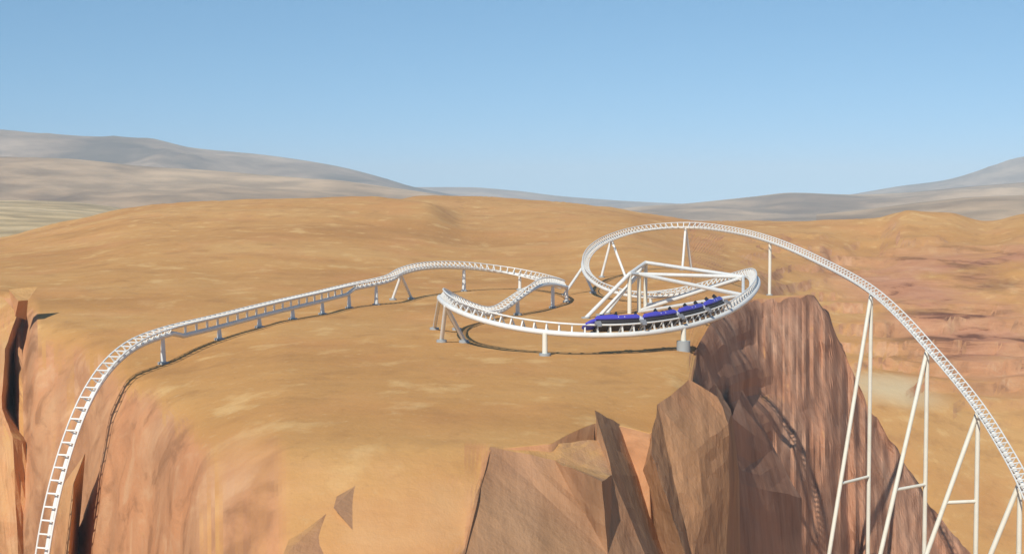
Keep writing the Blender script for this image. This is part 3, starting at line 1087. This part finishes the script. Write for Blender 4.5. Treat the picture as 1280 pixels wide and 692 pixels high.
support('short white column on the sand under the empty front curve', s_, [below(s_)], G3, 0.26, 0.28, (0.6, 0.25), mat=M_CREAM)
s_ = s_near(848, 402.5, 152.5)
b_ = below(s_)
support('white column on a big round footing under the train at the cliff edge', s_, [b_], G3, 0.27, 0.29, (0.72, 1.1), mat=M_CREAM)
G4 = 'supports of the rear climbing loop'
s_ = s_near(733, 330, 250)
support('splayed white support at the leftmost bend of the rear loop', s_, [gpt(706, 370, 243), gpt(741, 366, 248)], G4, 0.24)
s_ = s_near(770, 295, 281)
support('two-legged white support on the left rise of the rear loop', s_, [gpt(752, 352, 282), gpt(782, 348, 277)], G4, 0.25)
s_ = s_near(857, 280.5, 298)
support('narrow two-legged white support under the top of the rear loop', s_, [gpt(853, 334, 296), gpt(864, 334, 301)], G4, 0.26)
s_ = s_near(960, 298, 268)
support('tall single white column standing on the top of the butte', s_, [below(s_)], G4, 0.28, 0.3, (0.6, 0.3), mat=M_CREAM)
s_ = s_near(815, 365, 220)
support('stubby white column under the lowest part of the rear loop', s_, [below(s_)], G4, 0.25)
G5 = 'tall two-legged towers down the canyon drop'
for (px, py, d, bv, bl, lb) in [
    (1087, 360, 220, (1085, 595), (1050, 607), 'tall two-legged white tower nearest the butte'),
    (1158, 429, 200, (1157, 605), (1118, 615), 'tall two-legged white tower second from the butte'),
    (1222, 506, 182.5, (1222, 626), (1180, 631), 'tall two-legged white tower third from the butte'),
    (1274, 595, 165, (1274, 720), (1225, 724), 'two-legged white tower at the right edge lowest on the drop'),
]:
    s_ = s_near(px, py, d)
    top = under(s_)
    v1 = W(bv[0], bv[1], top.y)
    v1.x = top.x
    d2 = (CAMZ - v1.z) * FOC / (bl[1] - 250)
    v2 = W(bl[0], bl[1], d2)
    fz = -58.0
    base1 = Vector((top.x, top.y, fz))
    k = (top.z - fz) / (top.z - v2.z)
    base2 = top + (v2 - top) * k
    bar2 = top + (v2 - top) * ((top.z - v1.z) / (top.z - v2.z))
    for b in (base1, base2):
        b.z = fz
    support(lb, s_, [base1, base2], G5, 0.30, 0.32, (1.0, -0.2), [(v1, bar2)], mat=M_CREAM, name='support_tower')

# heavy bracing frame inside the right-hand hairpin
c0 = gpt(798, 392, 204)
fra = empty('bracing_frame', c0, 'big white frame of crossing steel tubes holding the steep right hairpin', 'steel frame')
B_, C_, A_ = W(787, 342, 203), W(799, 342.5, 206), W(807, 328, 212)
bB = Vector((B_.x, B_.y, ground(B_.x, B_.y)))
bC = Vector((C_.x, C_.y, ground(C_.x, C_.y)))
bA = Vector((A_.x, A_.y, ground(A_.x, A_.y)))
hu = s_near(938, 342, 192)
hl = s_near(931, 366, 171)


def inner(s):
    return frame(s)[0] + frame(s)[3] * (SPINE_Z - 0.15)


pU, pU2, pL = W(929, 346, 190), W(925, 348, 190), W(929, 369, 172.5)
for a, b in ((bB, B_), (bC, C_), (bA, A_)):
    MB().tube([a, b], 0.29, 12).build('post', M_CREAM, fra, origin=c0)
for a, b in ((B_, gpt(732, 401, 196)), (C_, gpt(750, 396, 200)), (A_, gpt(758, 394, 203.5))):
    MB().tube([a, b], 0.28, 12).build('strut', M_WHITE, fra, origin=c0)
    fb = MB()
    footing(fb, b, 0.6, 0.2)
    fb.build('footing', M_CONC, fra, origin=c0)
for a, b in ((A_, pU), (C_, pU), (C_, pL), (bC + Vector((0.4, 0, 0.3)), pU2), (bA + Vector((0, 0, 0.3)), pU), (bC + Vector((0, -1.2, 0.1)), pL)):
    MB().tube([a, b], 0.27, 12).build('beam', M_WHITE, fra, origin=c0)
MB().tube([B_, A_], 0.27, 12).build('beam', M_WHITE, fra, origin=c0)
MB().tube([B_, C_], 0.27, 12).build('beam', M_WHITE, fra, origin=c0)
# bracket plates that carry the beams round to the back of the hairpin
for (pt, s_) in ((pU, hu), (pL, hl)):
    MB().tube([pt, inner(s_)], 0.22, 10).build('bracket', M_GREYP, fra, origin=c0)
MB().tube([pU, pL], 0.2, 10).build('bracket', M_WHITE, fra, origin=c0)

# ------------------------------------------------------------------ the train
s_nose = s_near(741, 411.5, 147)
s_tail = s_near(905, 385, 161.5)
CAR = (s_tail - s_nose) / 4.0
train = empty('coaster_train', frame((s_nose + s_tail) / 2)[0], 'low blue and black coaster train of four cars on the banked front curve', 'coaster train')


def ring_at(y, hw, z0, z1, n=12, sq=0.55):
    cz, hz = (z0 + z1) / 2, (z1 - z0) / 2
    out = []
    for k in range(n):
        a = 2 * math.pi * (k + 0.5) / n
        ca, sa = math.cos(a), math.sin(a)
        out.append(Vector((hw * math.copysign(abs(ca) ** sq, ca), y, cz + hz * math.copysign(abs(sa) ** sq, sa))))
    return out


for i in range(4):
    s_ = s_nose + CAR * (i + 0.5)
    p, t, r, u = frame(s_)
    f = -t                                  # the nose points left
    M = Matrix((( -r.x, f.x, u.x, p.x), (-r.y, f.y, u.y, p.y), (-r.z, f.z, u.z, p.z), (0, 0, 0, 1)))
    L = CAR / 2 - 0.26
    ch = MB()
    ch.loft([ring_at(-L, 0.62, 0.16, 0.62), ring_at(-L + 0.3, 0.78, 0.12, 0.80), ring_at(L - 0.3, 0.78, 0.12, 0.80), ring_at(L, 0.62, 0.16, 0.62)])
    car = ch.build('car', M_DARK, train)
    car.matrix_parent_inverse = Matrix.Identity(4)
    car.matrix_local = Matrix.Translation(-train.location) @ M
    if i == 0:
        car['label'] = 'leading car with long tapered blue nose'
    b = MB()
    for sg in (-1, 1):                       # flared side pods with a raised shoulder
        rings = []
        for y, w, a0, a1 in ((-L + 0.02, 0.06, 0.72, 1.02), (-L + 0.35, 0.16, 0.62, 1.18), (-0.1, 0.17, 0.60, 1.10), (0.55, 0.19, 0.60, 1.24), (L - 0.25, 0.17, 0.64, 1.12), (L - 0.02, 0.07, 0.70, 0.98)):
            rr = ring_at(y, w, a0, a1)
            rings.append([q + Vector((sg * 0.80, 0, 0)) for q in rr])
        b.loft(rings)
    b.loft([ring_at(L - 0.95, 0.74, 0.62, 1.12), ring_at(L - 0.5, 0.80, 0.60, 1.20), ring_at(L - 0.02, 0.62, 0.62, 0.98)])
    b.build('body_shell', M_BLUE, car)
    if i == 0:
        nz = MB()
        nz.loft([ring_at(L - 0.04, 0.80, 0.42, 1.02), ring_at(L + 0.5, 0.72, 0.36, 0.86), ring_at(L + 1.0, 0.52, 0.32, 0.66), ring_at(L + 1.35, 0.2, 0.32, 0.46)])
        nz.build('nose_cone', M_BLUE, car)
    for y in (-L + 0.55, 0.25):
        for x in (-0.4, 0.4):
            st = MB()
            st.loft([[Vector((x + dx, y - 0.22 + dy, 0.72)) for dx, dy in ((-0.24, 0), (0.24, 0), (0.24, 0.55), (-0.24, 0.55))],
                     [Vector((x + dx, y - 0.24 + dy, 0.92)) for dx, dy in ((-0.25, 0), (0.25, 0), (0.25, 0.58), (-0.25, 0.58))]])
            st.loft([[Vector((x + dx, y - 0.30 + dy, 0.90)) for dx, dy in ((-0.25, 0), (0.25, 0), (0.25, 0.16), (-0.25, 0.16))],
                     [Vector((x + dx, y - 0.44 + dy, 1.42)) for dx, dy in ((-0.2, 0), (0.2, 0), (0.2, 0.13), (-0.2, 0.13))]])
            st.build('seat', M_DARK, car)
            hr = MB()
            hr.loft([[Vector((x + dx, y - 0.44 + dy, 1.40)) for dx, dy in ((-0.19, 0), (0.19, 0), (0.19, 0.2), (-0.19, 0.2))],
                     [Vector((x + dx, y - 0.52 + dy, 1.84)) for dx, dy in ((-0.16, 0), (0.16, 0), (0.16, 0.18), (-0.16, 0.18))]])
            hr.build('headrest', M_BLACK, car)
    cp = MB()
    cp.loft([ring_at(-L - 0.40, 0.70, 0.40, 0.98), ring_at(-L - 0.1, 0.86, 0.34, 1.12), ring_at(-L + 0.12, 0.90, 0.40, 1.18)])
    cp.build('rear_panel', M_SILVER, car)
    for yb in ((-L - 0.12,) if i else (-L - 0.12, L - 0.1)):
        for sg in (-1, 1):
            w = MB()
            w.box((sg * 0.86, yb, 0.14), (0.16, 0.62, 0.50))
            w.box((sg * 0.92, yb, -0.16), (0.12, 0.46, 0.36))
            for dy in (-0.18, 0.18):
                w.tube([(sg * 0.66, yb + dy, 0.25), (sg * 0.80, yb + dy, 0.25)], 0.15, 12)
                w.tube([(sg * 0.90, yb + dy, 0.0), (sg * 1.0, yb + dy, 0.0)], 0.13, 12)
            w.build('wheel_carrier', M_BOGIE, car)
    for sg in (-1, 1):
        for y in (-0.7, 0.0, 0.7):
            MB().box((sg * 0.962, y, 0.82), (0.03, 0.10, 0.10)).build('side_light', M_SILVER, car)

# ------------------------------------------------------------------ haze
hz = MB()
hz.box((0, 6900, 170 - 67 / 2.0), (22000, 14600, 340 + 67))
m = bpy.data.materials.new('desert haze')
m.use_nodes = True
nt = m.node_tree
nt.nodes.clear()
mo = nt.nodes.new('ShaderNodeOutputMaterial')
pv = nt.nodes.new('ShaderNodeVolumePrincipled')
pv.inputs['Density'].default_value = 0.00012
pv.inputs['Color'].default_value = (0.80, 0.92, 1.0, 1)
pv.inputs['Anisotropy'].default_value = -0.28
pv.inputs['Density Attribute'].default_value = ''
pv.inputs['Color Attribute'].default_value = ''
pv.inputs['Temperature Attribute'].default_value = ''
nt.links.new(pv.outputs[0], mo.inputs['Volume'])
ho = hz.build('haze', m, smooth=False)
ho['kind'] = 'stuff'
